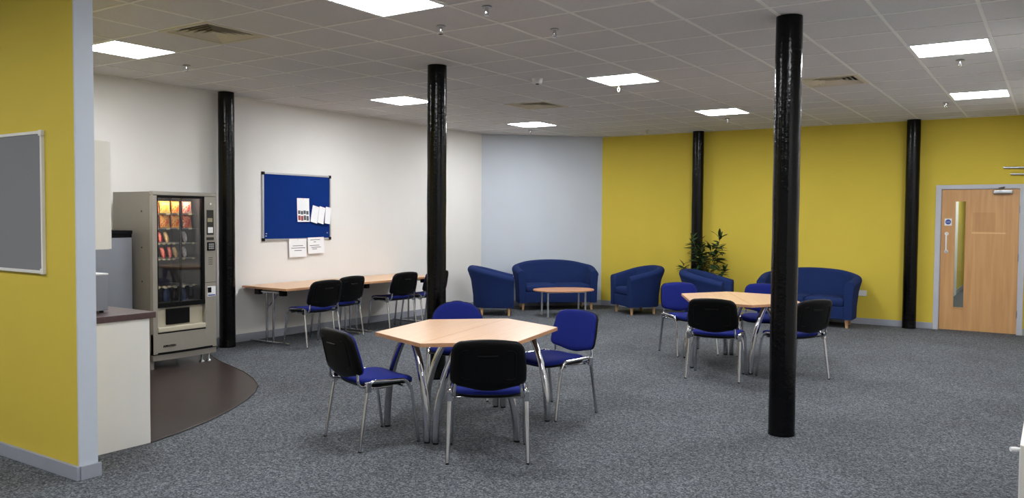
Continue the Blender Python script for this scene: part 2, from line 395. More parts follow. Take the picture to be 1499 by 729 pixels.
lfm = lf.mesh('frame', M['lamp_white']); ldm = MB().box((e, e, CEIL - 0.001), (0.6 - e, 0.6 - e, CEIL + 0.012)).mesh('diffuser', M['diffuser'])
for (i, j) in sorted(LAMPS):
    t = thing('ceiling_light', 'square white LED ceiling panel ' + lamp_where[(i, j)], 'ceiling light', (TX + i * TS, TY + j * TS, 0), 0, 'square LED ceiling panels')
    for nm, me in (('frame', lfm), ('diffuser', ldm)):
        o = bpy.data.objects.new(nm, me); COL.objects.link(o); o.parent = t
vent_where = {(0, -2): 'square louvred ceiling vent beside the lamp over the vending machine', (0, 6): 'square louvred ceiling vent beyond the smoke detector towards the grey corner wall', (6, 6): 'square louvred ceiling vent behind the lone black column'}
for (i, j) in sorted(VENTS):
    t = thing('ceiling_vent', vent_where[(i, j)], 'vent', (TX + i * TS, TY + j * TS, CEIL), 0, 'four-way ceiling vents')
    m = MB()
    for (a, b) in (((0.004, 0.004), (0.596, 0.045)), ((0.004, 0.555), (0.596, 0.596)), ((0.004, 0.045), (0.045, 0.555)), ((0.555, 0.045), (0.596, 0.555))): m.box((*a, -0.005), (*b, 0.02))
    m.build('frame', M['vent_cream'], t)
    MB().box((0.045, 0.045, 0.038), (0.555, 0.555, 0.045)).build('plenum', M['vent_dark'], t)
    for k in range(5):                      # mitred four-way louvres: one sloping blade per side and ring
        r0 = 0.252 - k * 0.046; r1 = r0 - 0.042
        for a in range(4):
            A = Matrix.Rotation(a * PI / 2, 3, 'Z'); vs = []
            for (rr, z) in ((r0, -0.001), (r1, 0.024)):
                for zz in (z, z + 0.002):
                    for sg in (-1, 1): vs.append(Vector((0.3, 0.3, 0)) + A @ Vector((sg * rr, -rr, zz)))
            s = MB().add(vs, [(0, 1, 5, 4), (2, 6, 7, 3), (0, 2, 3, 1), (4, 5, 7, 6), (0, 4, 6, 2), (1, 3, 7, 5)])
            s.build('louvre', M['vent_cream'], t)
    MB().box((0.27, 0.27, 0.004), (0.33, 0.33, 0.012)).build('centre_plate', M['vent_cream'], t)

# sprinklers and detectors
sp = [((-3.89, 4.88), 'beside the lamp over the hexagon table'), ((-6.98, 4.87), 'by the lamp over the vending machine'), ((-4.0, 8.1), 'right by the lamp near the smoke detector'),
      ((-0.76, 8.35), 'next to the second lamp from the wooden door'), ((-1.17, 11.3), 'between the wooden door and its closest lamp'), ((-7.25, 11.45), 'by the lamp nearest the grey corner wall'), ((-5.56, 12.3), 'above the armchair against the yellow wall'),
      ((-3.96, 11.5), 'behind the lamp between the two yellow-wall columns'), ((-3.27, 4.6), 'past the lamp over the front hexagon table'), ((-3.22, 5.42), 'over open floor between the mid-room and lone columns')]
sproot = None
for (x, y), wh in sp:
    lb = 'small chrome sprinkler head in the ceiling ' + wh
    if sproot is None:
        sproot = t = thing('sprinkler', lb, 'sprinkler', (x, y, CEIL), 0, 'ceiling sprinkler heads')
        MB().lathe([(0.036, -0.006), (0.036, -0.002), (0.03, 0.006)], 16).build('escutcheon', M['steel'], t)
        MB().lathe([(0.009, -0.045), (0.011, -0.03), (0.012, -0.004)], 10).build('body', M['chrome'], t)
        m = MB(); m.tube(round_path([(-0.011, 0, -0.02), (-0.013, 0, -0.045), (0, 0, -0.058), (0.013, 0, -0.045), (0.011, 0, -0.02)], 0.006), 0.0025, 6); m.build('yoke', M['chrome'], t)
        MB().lathe([(0.018, -0.061), (0.018, -0.058), (0.004, -0.056)], 14).build('deflector', M['chrome'], t)
    else: dup(sproot, lb, (x, y, CEIL), random.random(), 'ceiling sprinkler heads')
t = thing('smoke_detector', 'round white smoke detector on the ceiling between the hexagon tables', 'smoke detector', (-4.51, 7.25, CEIL))
MB().lathe([(0.04, -0.05), (0.05, -0.045), (0.052, -0.025), (0.055, -0.015), (0.06, 0.004)], 24).build('housing', M['plastic_white'], t)
MB().lathe([(0.018, -0.056), (0.02, -0.0495)], 16).build('sensor_cap', M['black'], t)

# ------------------------------------------------------------------ columns
def column(x, y, label, r=0.092):
    t = thing('column', label, 'column', (x, y, 0))
    prof = [(r * 1.02, 0.0), (r * 1.02, 0.02), (r, 0.03)] + [(r * (1 + 0.012 * math.sin(k * 1.7)), 0.03 + k * 0.14) for k in range(1, 20)] + [(r * 0.985, CEIL + 0.0)]
    MB().lathe(prof, 32).build('shaft', M['black_gloss'], t)
    return t
column(-1.615, 5.96, 'glossy black round column standing alone on the carpet near the wooden door side')
column(-4.93, 6.13, 'glossy black round column behind the hexagon table, between it and the wall tables')
column(-8.10, 6.17, 'glossy black round column against the white wall beside the vending machine')
column(-1.735, 12.93, 'glossy black round column against the yellow wall beside the wooden door')
column(-4.93, 12.93, 'glossy black round column against the yellow wall behind the bamboo plant')

# ------------------------------------------------------------------ stacking chairs
def back_fn(p):      # p: x across, y up along back, z thickness (towards front)
    x, u, tck = p
    y = -0.245 - 0.24 * u + 0.55 * x * x + tck
    return (x, y, 0.472 + u * 0.975)
def make_chair(label, dome=False):
    t = thing('stacking_chair', label, 'chair')
    # seat: outline, rear narrower
    so = []
    for k in range(36):
        a = 2 * PI * k / 36; c, s = math.cos(a), math.sin(a); e = 0.5
        x = 0.228 * math.copysign(abs(c) ** e, c); y = 0.205 * math.copysign(abs(s) ** e, s)
        so.append((x * (1 + 0.05 * (y / 0.205)), y))
    def sfn(p):
        x, y, z = p; d = 0
        if y > 0.08: d = -1.2 * (y - 0.08) ** 2
        if y < -0.1: d = 0.6 * (y + 0.1) ** 2
        return (x, y + 0.01, z + d + 0.22 * x * x - 0.004)
    MB().pad(so, [(0.012, 0.418), (0.0, 0.424), (0.0, 0.440), (0.008, 0.450), (0.03, 0.456), (0.08, 0.459)], sfn).build('seat', M['blue'], t)
    MB().pad(so, [(0.05, 0.398), (0.02, 0.402), (0.001, 0.414), (0.001, 0.425), (0.01, 0.427)], sfn).build('seat_shell', M['black'], t)
    # backrest outline (x, u): rounded top corners, bottom bowed down
    bo = []
    W = 0.236; Htop = 0.318; r = 0.17 if dome else 0.075
    for k in range(9): a = math.radians(90 * k / 8); bo.append((W - 0.012 - r + r * math.cos(a), Htop - r + r * math.sin(a) - 0.0))
    for k in range(1, 6): x = (W - 0.012 - r) * (1 - 2 * k / 6); bo.append((x, Htop + 0.010 * (1 - (x / (W - r)) ** 2)))
    for k in range(9): a = math.radians(90 + 90 * k / 8); bo.append((-(W - 0.012 - r) + r * math.cos(a), Htop - r + r * math.sin(a)))
    bo.append((-W, 0.14))
    for k in range(7): a = math.radians(180 + 70 * k / 6); bo.append((-(W - 0.05) + 0.05 * math.cos(a), 0.075 + 0.05 * math.sin(a)))
    for k in range(1, 8): x = -0.155 + 0.31 * k / 8; bo.append((x, 0.025 - 0.030 * (1 - (x / 0.155) ** 2)))
    for k in range(7): a = math.radians(290 + 70 * k / 6); bo.append(((W - 0.05) + 0.05 * math.cos(a), 0.075 + 0.05 * math.sin(a)))
    bo.append((W, 0.14))
    MB().pad(bo, [(0.006, 0.006), (0.0, 0.012), (0.0, 0.022), (0.010, 0.032), (0.04, 0.037)], back_fn).build('backrest', M['blue'], t)
    sh = MB().pad(bo, [(0.05, -0.022), (0.016, -0.020), (-0.004, -0.008), (-0.004, 0.010), (0.004, 0.012)], back_fn).build('back_shell', M['black'], t)
    # moulded rear panel rim and finger slot
    rim = MB(); pr = rrect(0.34, 0.19, 0.03, 4, 0, 0.165)
    rim.tube([back_fn((x, u, -0.0225)) for x, u in pr + pr[:1]], 0.004, 5, cap=False); rim.build('moulded_rim', M['black'], sh)
    sl = MB(); sl.tube([back_fn((x, 0.225, -0.026)) for x in (-0.062, -0.03, 0, 0.03, 0.062)], 0.007, 8); sl.build('finger_slot', M['black'], sh)
    # side frames: inverted U, each front and rear leg
    for s in (-1, 1):
        rail = round_path([(s * 0.243, -0.185, 0.385), (s * 0.240, -0.165, 0.452), (s * 0.24, 0.11, 0.440), (s * 0.243, 0.148, 0.375)], 0.055, 6)
        MB().tube(rail, 0.0125, 10).build('side_rail', M['chrome'], t)
        for (y0, y1) in ((-0.185, -0.245), (0.148, 0.205)):
            l = MB().tube([(s * 0.243, y0, 0.392), (s * 0.252, y1, 0.006)], 0.0145, 12, ry=0.0095, side=(1, 0, 0)).build('leg', M['chrome'], t)
            MB().cyl((s * 0.252, y1, 0.0), (s * 0.252, y1, 0.010), 0.012, 0.011, 10).build('foot_cap', M['black'], l)
        MB().box((s * 0.243 - 0.016, -0.198, 0.385), (s * 0.243 + 0.016, -0.160, 0.452), 0.006).build('clamp', M['chrome'], t)
        up = [back_fn((s * 0.195, 0.10, -0.002)), back_fn((s * 0.205, 0.03, -0.004)), (s * 0.212, -0.235, 0.425), (s * 0.212, -0.12, 0.402), (s * 0.19, 0.02, 0.398)]
        MB().tube(round_path(up, 0.05, 5), 0.0095, 10).build('back_support', M['chrome'], t)
    MB().tube([(-0.24, -0.13, 0.400), (0.24, -0.13, 0.400)], 0.009, 8).build('crossbar', M['chrome'], t)
    MB().tube([(-0.24, 0.09, 0.396), (0.24, 0.09, 0.396)], 0.009, 8).build('crossbar', M['chrome'], t)
    return t
CH = [  # x, y, heading deg, label, group
    (-3.07, 4.36, 125, 'stacking chair at the front hexagon table whose black back shell hides the table edge', 'T1'),
    (-3.925, 4.198, 72, 'blue stacking chair side-on to the front hexagon table, nearest the brown vinyl floor', 'T1'),
    (-3.32, 5.60, 255, 'blue stacking chair angled in to the front hexagon table, back turned to the sofas', 'T1'),
    (-4.27, 5.60, 308, 'round-backed blue stacking chair pushed in between the front hexagon table and the black column', 'T1'),
    (-2.75, 7.80, 99, 'stacking chair with black back shell to the open carpet, at the rear hexagon table', 'T2'),
    (-3.49, 8.96, 320, 'blue stacking chair at the corner of the rear hexagon table facing away from the sofas', 'T2'),
    (-2.14, 8.19, 151, 'stacking chair at the rear hexagon table partly behind the lone black column', 'T2'),
    (-2.76, 9.335, 283, 'blue stacking chair on the far sofa side of the rear hexagon table', 'T2'),
    (-7.47, 6.90, 175, 'stacking chair at the wall tables nearest the vending machine', 'W'),
    (-7.705, 7.53, 180, 'stacking chair at the wall tables, second from the vending machine', 'W'),
    (-7.68, 8.56, 175, 'stacking chair at the wall tables, third from the vending machine', 'W'),
    (-7.595, 9.14, 176, 'stacking chair at the wall tables hidden behind the black column, nearest the sofas', 'W')]
GN = {'T1': 'chairs round the front hexagon table', 'T2': 'chairs round the rear hexagon table', 'W': 'chairs along the wall tables'}
chair0 = None
for (x, y, h, lb, gq) in CH:
    if chair0 is None:
        chair0 = make_chair(lb); chair0.location = (x, y, 0); chair0.rotation_euler = (0, 0, math.radians(h - 90)); chair0['group'] = GN[gq]
    elif 'pushed in' in lb:
        dc = make_chair(lb, True); dc.location = (x, y, 0); dc.rotation_euler = (0, 0, math.radians(h - 90)); dc['group'] = GN[gq]
    else: dup(chair0, lb, (x, y, 0), math.radians(h - 90), GN[gq])

# ------------------------------------------------------------------ trapezoid tables (two make one hexagon)
TZ = 0.708
def make_trap(label, group):
    t = thing('trapezoid_table', label, 'table', group=group)
    inn = [(-0.746, 0.0025), (0.746, 0.0025), (0.4085, 0.554), (-0.4085, 0.554)]
    top = MB().prism(inn, TZ - 0.002, TZ).build('tabletop', M['beech'], t)
    MB().prism([(-0.749, 0.0015), (0.749, 0.0015), (0.41, 0.556), (-0.41, 0.556)], TZ - 0.026, TZ - 0.0015).build('edge_band', M['edge'], top)
    for s in (-1, 1):
        TS_, TO = (s * 0.524, 0.178), (s * 0.45, 0.298); FS, FO = (s * 0.59, 0.033), (s * 0.31, 0.515)
        for (a, b) in ((FS, TS_), (FO, TO)):
            path = [Vector((a[0], a[1], 0.012))] + bez((a[0], a[1], 0.02), (a[0], a[1], 0.42), (b[0], b[1], TZ - 0.028), 14)
            l = MB().tube(path, 0.026, 16).build('leg', M['chrome'], t)
            MB().cyl((a[0], a[1], 0), (a[0], a[1], 0.014), 0.022, n=16).build('foot', M['black'], l)
        MB().tube([(s * 0.535, 0.15, TZ - 0.034), (s * 0.44, 0.32, TZ - 0.034)], 0.02, 4).build('leg_plate', M['black'], t)
    MB().box((-0.45, 0.24, TZ - 0.06), (0.45, 0.27, TZ - 0.026)).build('underframe', M['black'], t)
    return t
def place_hex(cx, cy, ang, lab1, lab2, group, root=None):
    a = math.radians(ang)
    if root is None:
        root = make_trap(lab1, group); root.location = (cx, cy, 0); root.rotation_euler = (0, 0, a)
    else: dup(root, lab1, (cx, cy, 0), a, group)
    dup(root, lab2, (cx, cy, 0), a + PI, group)
    return root
tr = place_hex(-3.633, 4.905, 101.2, 'half of the front beech hexagon table on the side of the wall tables', 'half of the front beech hexagon table on the side of the lone column', 'trapezoid tables')
place_hex(-2.81, 8.61, 117.8, 'half of the rear beech hexagon table on the side of the grey corner wall', 'half of the rear beech hexagon table on the side of the wooden door', 'trapezoid tables', tr)

# ------------------------------------------------------------------ wall tables
WZ = 0.69
def make_walltable(label):
    t = thing('folding_table', label, 'table', group='folding tables along the white wall')
    top = MB().box((0, 0, WZ - 0.002), (0.79, 1.4, WZ)).build('tabletop', M['beech_y'], t)
    MB().box((-0.001, -0.001, WZ - 0.026), (0.791, 1.401, WZ - 0.0015)).build('edge_band', M['edge'], top)
    for y in (0.10, 1.30):
        MB().box((0.04, y - 0.02, 0.0), (0.72, y + 0.02, 0.03), 0.006).build('foot_bar', M['chrome'], t)
        for x in (0.33, 0.45): MB().cyl((x, y, 0.025), (x, y, WZ - 0.06), 0.0145, n=12).build('leg', M['chrome'], t)
        MB().tube([(0.19, y, WZ - 0.062), (0.62, y, WZ - 0.062)], 0.015, 10).build('top_bar', M['chrome'], t)
        for x in (0.18, 0.62): MB().box((x - 0.04, y - 0.03, WZ - 0.10), (x + 0.04, y + 0.03, WZ - 0.026), 0.004).build('bracket', M['black'], t)
        sg = 1 if y < 0.7 else -1
        MB().tube([(0.36, y, WZ - 0.25), (0.36, y + sg * 0.22, WZ - 0.03)], 0.008, 8).build('brace', M['chrome'], t)
    return t
wt = make_walltable('beech folding table against the white wall, under the blue noticeboard'); wt.location = (-8.275, 6.52, 0)
dup(wt, 'beech folding table against the white wall, at the end towards the sofas', (-8.275, 7.925, 0), 0)

# ------------------------------------------------------------------ tub sofas and armchairs
def make_tub(name, label, cat, W, D, nsplit, group, hb=0.775, ha=0.615):
    t = thing(name, label, cat, group=group)
    R = 0.30 if nsplit == 1 else 0.34
    path = []; yf = D / 2; yb = -D / 2
    n1 = 7
    for k in range(n1): path.append((-W / 2, yf + (yb + R - yf) * k / (n1 - 1)))
    for k in range(1, 9): a = PI + PI / 2 * k / 9; path.append((-W / 2 + R + R * math.cos(a), yb + R + R * math.sin(a)))
    n2 = 9
    for k in range(n2): path.append((-W / 2 + R + (W - 2 * R) * k / (n2 - 1), yb))
    for k in range(1, 9): a = 1.5 * PI + PI / 2 * k / 9; path.append((W / 2 - R + R * math.cos(a), yb + R + R * math.sin(a)))
    for k in range(n1): path.append((W / 2, yb + R + (yf - yb - R) * k / (n1 - 1)))
    vs = []; N = len(path); nc = 0
    for i, (x, y) in enumerate(path):
        a = path[max(0, i - 1)]; b = path[min(N - 1, i + 1)]; tx, ty = b[0] - a[0], b[1] - a[1]; l = math.hypot(tx, ty); nx, ny = ty / l, -tx / l
        f = min(1.0, max(0.0, (yf - y) / (yf - yb)))
        if nsplit == 1: h = ha + (hb - ha) * (f ** 1.05)
        else: h = ha + (hb - 0.05 - ha) * (f ** 0.9) + 0.05 * f * max(0.0, 1 - (x / (W / 2 - 0.1)) ** 2)
        fl = 0.018 + 0.072 * f
        prof = [(-0.004, 0.125), (0.0, 0.135), (0.004, 0.30), (fl * 0.45, h - 0.22), (fl, h - 0.085)]
        for k in range(0, 9):
            an = math.radians(-10 + 200 * k / 8); prof.append((fl - 0.058 + 0.064 * math.cos(an), h - 0.062 + 0.062 * math.sin(an)))
        prof += [(fl - 0.135, h - 0.12), (-0.105, 0.40), (-0.105, 0.30), (-0.105, 0.125)]
        nc = len(prof)
        for (o, z) in prof: vs.append((x + nx * o, y + ny * o, z))
    fs = []
    for i in range(N - 1):
        for k in range(nc): fs.append((i * nc + k, (i + 1) * nc + k, (i + 1) * nc + (k + 1) % nc, i * nc + (k + 1) % nc))
    m = MB().add(vs, fs, True); m.add(vs[:nc], [tuple(range(nc))]); m.add(vs[-nc:], [tuple(range(nc))[::-1]])
    so = m.build('tub_back', M['navy'], t)
    bmx = bmesh.new(); bmx.from_mesh(so.data); bmesh.ops.remove_doubles(bmx, verts=bmx.verts, dist=1e-5); bmesh.ops.recalc_face_normals(bmx, faces=bmx.faces); bmx.to_mesh(so.data); bmx.free()
    iw = W / 2 - 0.104
    MB().box((-iw, yb + 0.10, 0.128), (iw, yf - 0.012, 0.31), 0.012).build('seat_base', M['navy'], t)
    for k in range(nsplit):
        x0 = -iw + 2 * iw * k / nsplit; x1 = -iw + 2 * iw * (k + 1) / nsplit
        cu = rrect(x1 - x0 - 0.004, D - 0.13, 0.04, 5, (x0 + x1) / 2, 0.055)
        MB().pad(cu, [(0.02, 0.305), (0.0, 0.325), (0.0, 0.385), (0.015, 0.415), (0.06, 0.43), (0.12, 0.436)]).build('seat_cushion', M['navy'], t)
    for sx in (-1, 1):
        for yy in (yf - 0.075, yb + 0.14):
            MB().cyl((sx * (W / 2 - 0.075 - (0.05 if yy < 0 else 0)), yy, 0.0), (sx * (W / 2 - 0.08 - (0.05 if yy < 0 else 0)), yy, 0.14), 0.018, 0.027, 14).build('leg', M['leg_wood'], t)
    return t
sofa = make_tub('tub_sofa', 'navy curved two-seat sofa against the pale grey corner wall', 'sofa', 1.33, 0.65, 2, 'navy tub sofas', 0.82, 0.66)
sofa.location = (-7.13, 12.06, 0); sofa.rotation_euler = (0, 0, math.radians(-46 - 90))
dup(sofa, 'navy curved two-seat sofa against the yellow wall, beside the wall socket', (-3.05, 12.60, 0), math.radians(180), 'navy tub sofas')
ac = make_tub('tub_armchair', 'navy tub armchair by the white wall, seen side-on next to the grey-wall sofa', 'armchair', 0.68, 0.64, 1, 'navy tub armchairs')
ac.location = (-7.50, 10.78, 0); ac.rotation_euler = (0, 0, math.radians(35 - 90))
dup(ac, 'navy tub armchair in front of the yellow wall, across from the oval coffee table', (-5.69, 12.31, 0), math.radians(233 - 90), 'navy tub armchairs')
dup(ac, 'navy tub armchair beneath the bamboo plant, behind the rear hexagon table', (-4.42, 12.05, 0), math.radians(5 - 90), 'navy tub armchairs')

# coffee table
t = thing('coffee_table', 'low oval wooden coffee table with metal legs before the curved sofa', 'coffee table', (-6.47, 11.24, 0), math.radians(50))
ov = [(0.49 * math.copysign(abs(math.cos(a)) ** 0.9, math.cos(a)), 0.33 * math.copysign(abs(math.sin(a)) ** 0.9, math.sin(a))) for a in [2 * PI * k / 48 for k in range(48)]]
tp = MB().pad(ov, [(0.012, 0.395), (0.0, 0.400), (0.0, 0.417), (0.004, 0.421)], smooth=False).build('tabletop', M['coffee'], t)
for sx in (-1, 1):
    for sy in (-1, 1): MB().cyl((sx * 0.31, sy * 0.15, 0), (sx * 0.31, sy * 0.15, 0.397), 0.0155, n=14).build('leg', M['alu'], t)
MB().box((-0.31, -0.16, 0.372), (0.31, 0.16, 0.396)).build('underframe', M['alu'], t)

# ------------------------------------------------------------------ bamboo plant
t = thing('bamboo_plant', 'tall bushy bamboo plant with narrow dark leaves behind an armchair', 'plant', (-4.64, 12.66, 0))
MB().lathe([(0.10, 0.0), (0.115, 0.01), (0.14, 0.26), (0.148, 0.27), (0.148, 0.29), (0.13, 0.29), (0.125, 0.262)], 24).build('pot', M['pot'], t)
MB().lathe([(0.126, 0.24), (0.128, 0.262), (0.02, 0.27)], 20).build('soil', M['soil'], t)
def leaf_mesh(L, w, m):
    vs = [(0, 0, 0)]; k = [(0.15, 0.5), (0.35, 1), (0.6, 0.85), (0.82, 0.45)]
    vs = [(0, 0, 0)]
    for (u, ww) in k: vs += [(-w * ww / 2, u * L, 0.004 - 0.35 * L * u * u), (0, u * L, -0.35 * L * u * u - 0.002), (w * ww / 2, u * L, 0.004 - 0.35 * L * u * u)]
    vs.append((0, L, -0.35 * L)); fs = [(0, 2, 1), (0, 3, 2)]
    for q in range(3):
        b = 1 + q * 3; fs += [(b, b + 1, b + 4, b + 3), (b + 1, b + 2, b + 5, b + 4)]
    fs += [(10, 11, 13), (11, 12, 13)]
    mb = MB().add(vs, fs, True); return mb.mesh('leaf', m)
LM = [leaf_mesh(0.17, 0.048, M['leaf']), leaf_mesh(0.20, 0.054, M['leaf']), leaf_mesh(0.14, 0.044, M['leaf']), leaf_mesh(0.16, 0.044, M['leaf_y'])]
stems = [((-0.05, 0.0), (-0.26, -0.02), 1.27), ((-0.04, 0.02), (-0.20, 0.03), 1.18), ((0.0, -0.03), (-0.10, -0.04), 1.10), ((0.05, 0.0), (0.21, -0.03), 1.29), ((0.03, -0.05), (0.08, -0.08), 1.12), ((-0.04, 0.04), (-0.20, 0.0), 1.04), ((0.06, 0.03), (0.17, 0.0), 1.14), ((-0.02, -0.05), (-0.36, -0.10), 0.82), ((0.05, -0.02), (0.30, -0.06), 0.80), ((0.0, 0.0), (-0.15, -0.08), 0.96)]
nl = 0
for (a, b, h) in stems:
    pth = bez((a[0], a[1], 0.26), (a[0] * 1.2, a[1] * 1.2, 0.26 + (h - 0.26) * 0.6), (b[0], b[1], h - 0.06), 10)
    MB().tube(pth, [0.007 - 0.0004 * k for k in range(11)], 6).build('stem', M['stem'], t)
    for k in range(5, 11):
        for q in range(5 if k < 10 else 7):
            if random.random() < 0.12: continue
            o = bpy.data.objects.new('leaf', LM[3] if (random.random() < 0.07) else random.choice(LM[:3])); COL.objects.link(o); o.parent = t
            an = random.uniform(0, 2 * PI)
            if pth[k].y > 0.0 and math.sin(an) * -1 < -0.3: an += PI
            pp = pth[k] + Vector((random.uniform(-0.02, 0.02), random.uniform(-0.02, 0.02), random.uniform(-0.03, 0.03)))
            o.location = pp; o.rotation_euler = (random.uniform(-0.2, 0.85) if k < 10 else random.uniform(0.3, 1.2), random.uniform(-0.5, 0.5), an); nl += 1

# ------------------------------------------------------------------ door
d1 = struct(bpy.data.objects.new('door_1', None), 'beech veneer fire door with a narrow glazed slot')
COL.objects.link(d1); d1.location = (DX0, YF, 0)
DW = DX1 - DX0
gx0, gx1, gz0, gz1 = 0.165, 0.315, 0.315, 1.825
lf = MB(); y0, y1 = 0.012, 0.056
lf.box((0.003, y0, 0.008), (gx0, y1, DH - 0.003)); lf.box((gx1, y0, 0.008), (DW - 0.003, y1, DH - 0.003)); lf.box((gx0, y0, 0.008), (gx1, y1, gz0)); lf.box((gx0, y0, gz1), (gx1, y1, DH - 0.003))
leaf = lf.build('door_leaf', M['door_wood'], d1)
bd = MB(); 
for (a, b) in (((gx0 - 0.004, gz0 - 0.004), (gx0 + 0.012, gz1 + 0.004)), ((gx1 - 0.012, gz0 - 0.004), (gx1 + 0.004, gz1 + 0.004)), ((gx0 + 0.012, gz0 - 0.004), (gx1 - 0.012, gz0 + 0.012)), ((gx0 + 0.012, gz1 - 0.012), (gx1 - 0.012, gz1 + 0.004))): bd.box((a[0], y0 - 0.006, a[1]), (b[0], y1 + 0.004, b[1]))
bd.build('glazing_bead', M['door_wood'], leaf)
MB().box((gx0 + 0.004, 0.030, gz0 + 0.004), (gx1 - 0.004, 0.036, gz1 - 0.004)).build('vision_pane', M['glass'], leaf)
fr = MB(); fr.box((-0.028, -0.012, 0), (0.0, 0.15, DH + 0.028)); fr.box((DW, -0.012, 0), (DW + 0.028, 0.15, DH + 0.028)); fr.box((0, -0.012, DH), (DW, 0.15, DH + 0.028))
fo = fr.build('door_frame', M['frame_grey'], d1)
ar = MB(); ar.box((-0.07, -0.02, 0), (-0.01, 0.0, DH + 0.06)); ar.box((DW + 0.01, -0.02, 0), (DW + 0.07, 0.0, DH + 0.06)); ar.box((-0.01, -0.02, DH + 0.008), (DW + 0.01, 0.0, DH + 0.06)); ar.build('architrave', M['frame_grey'], d1)
hd = MB().tube(round_path([(0.075, y0, 1.36), (0.075, -0.045, 1.36), (0.075, -0.045, 1.11), (0.075, y0, 1.11)], 0.03, 5), 0.011, 12).build('pull_handle', M['plastic_white'], leaf)
for z in (1.36, 1.11): MB().cyl((0.075, y0, z), (0.075, y0 - 0.008, z), 0.026, n=16).build('handle_rose', M['plastic_white'], leaf)
sg = MB().box((0.045, y0 - 0.003, 1.475), (0.135, y0, 1.575)).build('door_sign', M['plastic_white'], leaf)
MB().cyl((0.09, y0 - 0.003, 1.527), (0.09, y0 - 0.0045, 1.527), 0.036, n=28).build('sign_disc', M['sign_blue'], sg)
text_mesh('Fire door\nkeep shut', 0.0135, M['plastic_white'], 'sign_lettering', sg, Matrix.Translation((0.09, y0 - 0.005, 1.527)) @ Matrix.Rotation(PI / 2, 4, 'X'))
cl = MB().box((0.63, -0.05, 1.915), (0.86, y0, 1.965), 0.012).build('door_closer', M['steel'], leaf)
ca = MB().tube([(0.74, -0.03, 1.965), (0.74, -0.03, 1.985), (0.70, -0.13, 1.99), (0.76, -0.02, 2.005)], 0.009, 8).build('closer_arm', M['steel'], cl)
MB().box((0.39, y0 - 0.0006, 1.40), (0.66, y0, 1.66)).build('faded_patch', wood_mat('door_patch', (178, 130, 82), (194, 147, 96), 0.35, axis=2, scale=0.6), leaf)
MB().box((0.385, y0 - 0.002, 1.37), (0.79, y0, 1.385)).build('tape_strip', M['tape'], leaf)
for z in (1.70, 1.05, 0.28): MB().cyl((DW + 0.001, -0.006, z - 0.05), (DW + 0.001, -0.006, z + 0.05), 0.009, n=10).build('hinge', M['steel'], d1)
# corridor seen through the glazed slot
YC = YF + 9.5
wallbox('wall_corridor_left', (-1.85, YF + 0.15, 0), (-1.75, YC, Zt), M['yellow'], 'yellow corridor wall seen through the door slot')
wallbox('wall_corridor_right', (-0.20, YF + 0.15, 0), (-0.10, YC, Zt), M['white_wall'])
wallbox('wall_corridor_end', (-1.85, YC, 0), (-0.10, YC + 0.1, Zt), M['white_wall'])
struct(MB().box((-1.75, YF + 0.15, 0), (-1.734, YC, SK), 0.003).build('baseboard_corridor', M['skirting']))
struct(MB().box((-1.75, YF + 5.75, 0), (-1.72, YF + 6.35, 2.1), 0.003).build('trim_3', M['plastic_white']))
wallbox('ceiling_corridor', (-1.85, YF + 0.15, CEIL), (-0.10, YC, CEIL + 0.05), M['tile'])
for yy, wh in ((1.2, 'just beyond the wooden door'), (5.6, 'deep in the corridor beyond the wooden door')):
    t = thing('ceiling_light', 'square LED corridor ceiling panel ' + wh, 'ceiling light', (-1.2, YF + yy, 0), 0, 'square LED ceiling panels')
    for nm, me in (('frame', lfm), ('diffuser', ldm)):
        o = bpy.data.objects.new(nm, me); COL.objects.link(o); o.parent = t; o.location = (0, 0, -0.014)

# wall rails right of the door head
t = thing('wall_rail', 'upper, longer metal rail on the yellow wall above the door corner', 'rail', (-0.63, YF - 0.03, 2.27))
MB().tube([(0, 0, 0), (0.66, 0, -0.012)], 0.014, 10).build('bar', M['steel'], t); MB().cyl((0.08, 0, -0.002), (0.08, 0.03, -0.002), 0.009, n=8).build('wall_fixing', M['steel'], t)
MB().cyl((0.55, 0, -0.01), (0.55, 0.03, -0.01), 0.009, n=8).build('wall_fixing', M['steel'], t)
dup(t, 'lower, shorter metal rail on the yellow wall above the door corner', (-0.545, YF - 0.03, 2.18), 0)
for o in list(bpy.data.objects):
    if o.name == 'wall_rail.001': o.scale = (0.87, 1, 0.9)

# wall socket
t = thing('wall_socket', 'white double wall socket on the yellow wall beside the sofa', 'socket', (-2.40, YF, 0.46))
MB().box((-0.073, -0.012, -0.043), (0.073, 0, 0.043), 0.004).build('plate', M['plastic_white'], t)
for x in (-0.035, 0.035): MB().box((x - 0.008, -0.016, 0.018), (x + 0.008, -0.011, 0.034), 0.001).build('switch', M['plastic_white'], t)

# ------------------------------------------------------------------ boards
def board(name, label, cat, loc, rz, W, H, felt, fw, rail, corner):
    t = thing(name, label, cat, loc, rz)      # local: x across, y into the room (-y), z up
    MB().box((fw * 0.6, -0.014, fw * 0.6), (W - fw * 0.6, -0.001, H - fw * 0.6)).build('felt_panel', felt, t)
    for (a, b) in (((0, 0), (W, fw)), ((0, H - fw), (W, H)), ((0, fw), (fw, H - fw)), ((W - fw, fw), (W, H - fw))):
        MB().box((a[0], -0.02, a[1]), (b[0], 0, b[1]), 0.002).build('frame_rail', rail, t)
    for x in (0, W):
        for z in (0, H):
            MB().box((x - 0.004 if x == 0 else x - fw - 0.012, -0.023, z - 0.004 if z == 0 else z - fw - 0.012), (x + fw + 0.012 if x == 0 else x + 0.004, -0.0005, z + fw + 0.012 if z == 0 else z + 0.004), 0.004).build('corner_cap', corner, t)
    return t
nb = board('noticeboard', 'blue felt noticeboard with aluminium frame on the white wall', 'noticeboard', (XL, 6.84, 1.228), PI / 2, 1.16, 0.865, M['felt_blue'], 0.024, M['alu'], M['black'])
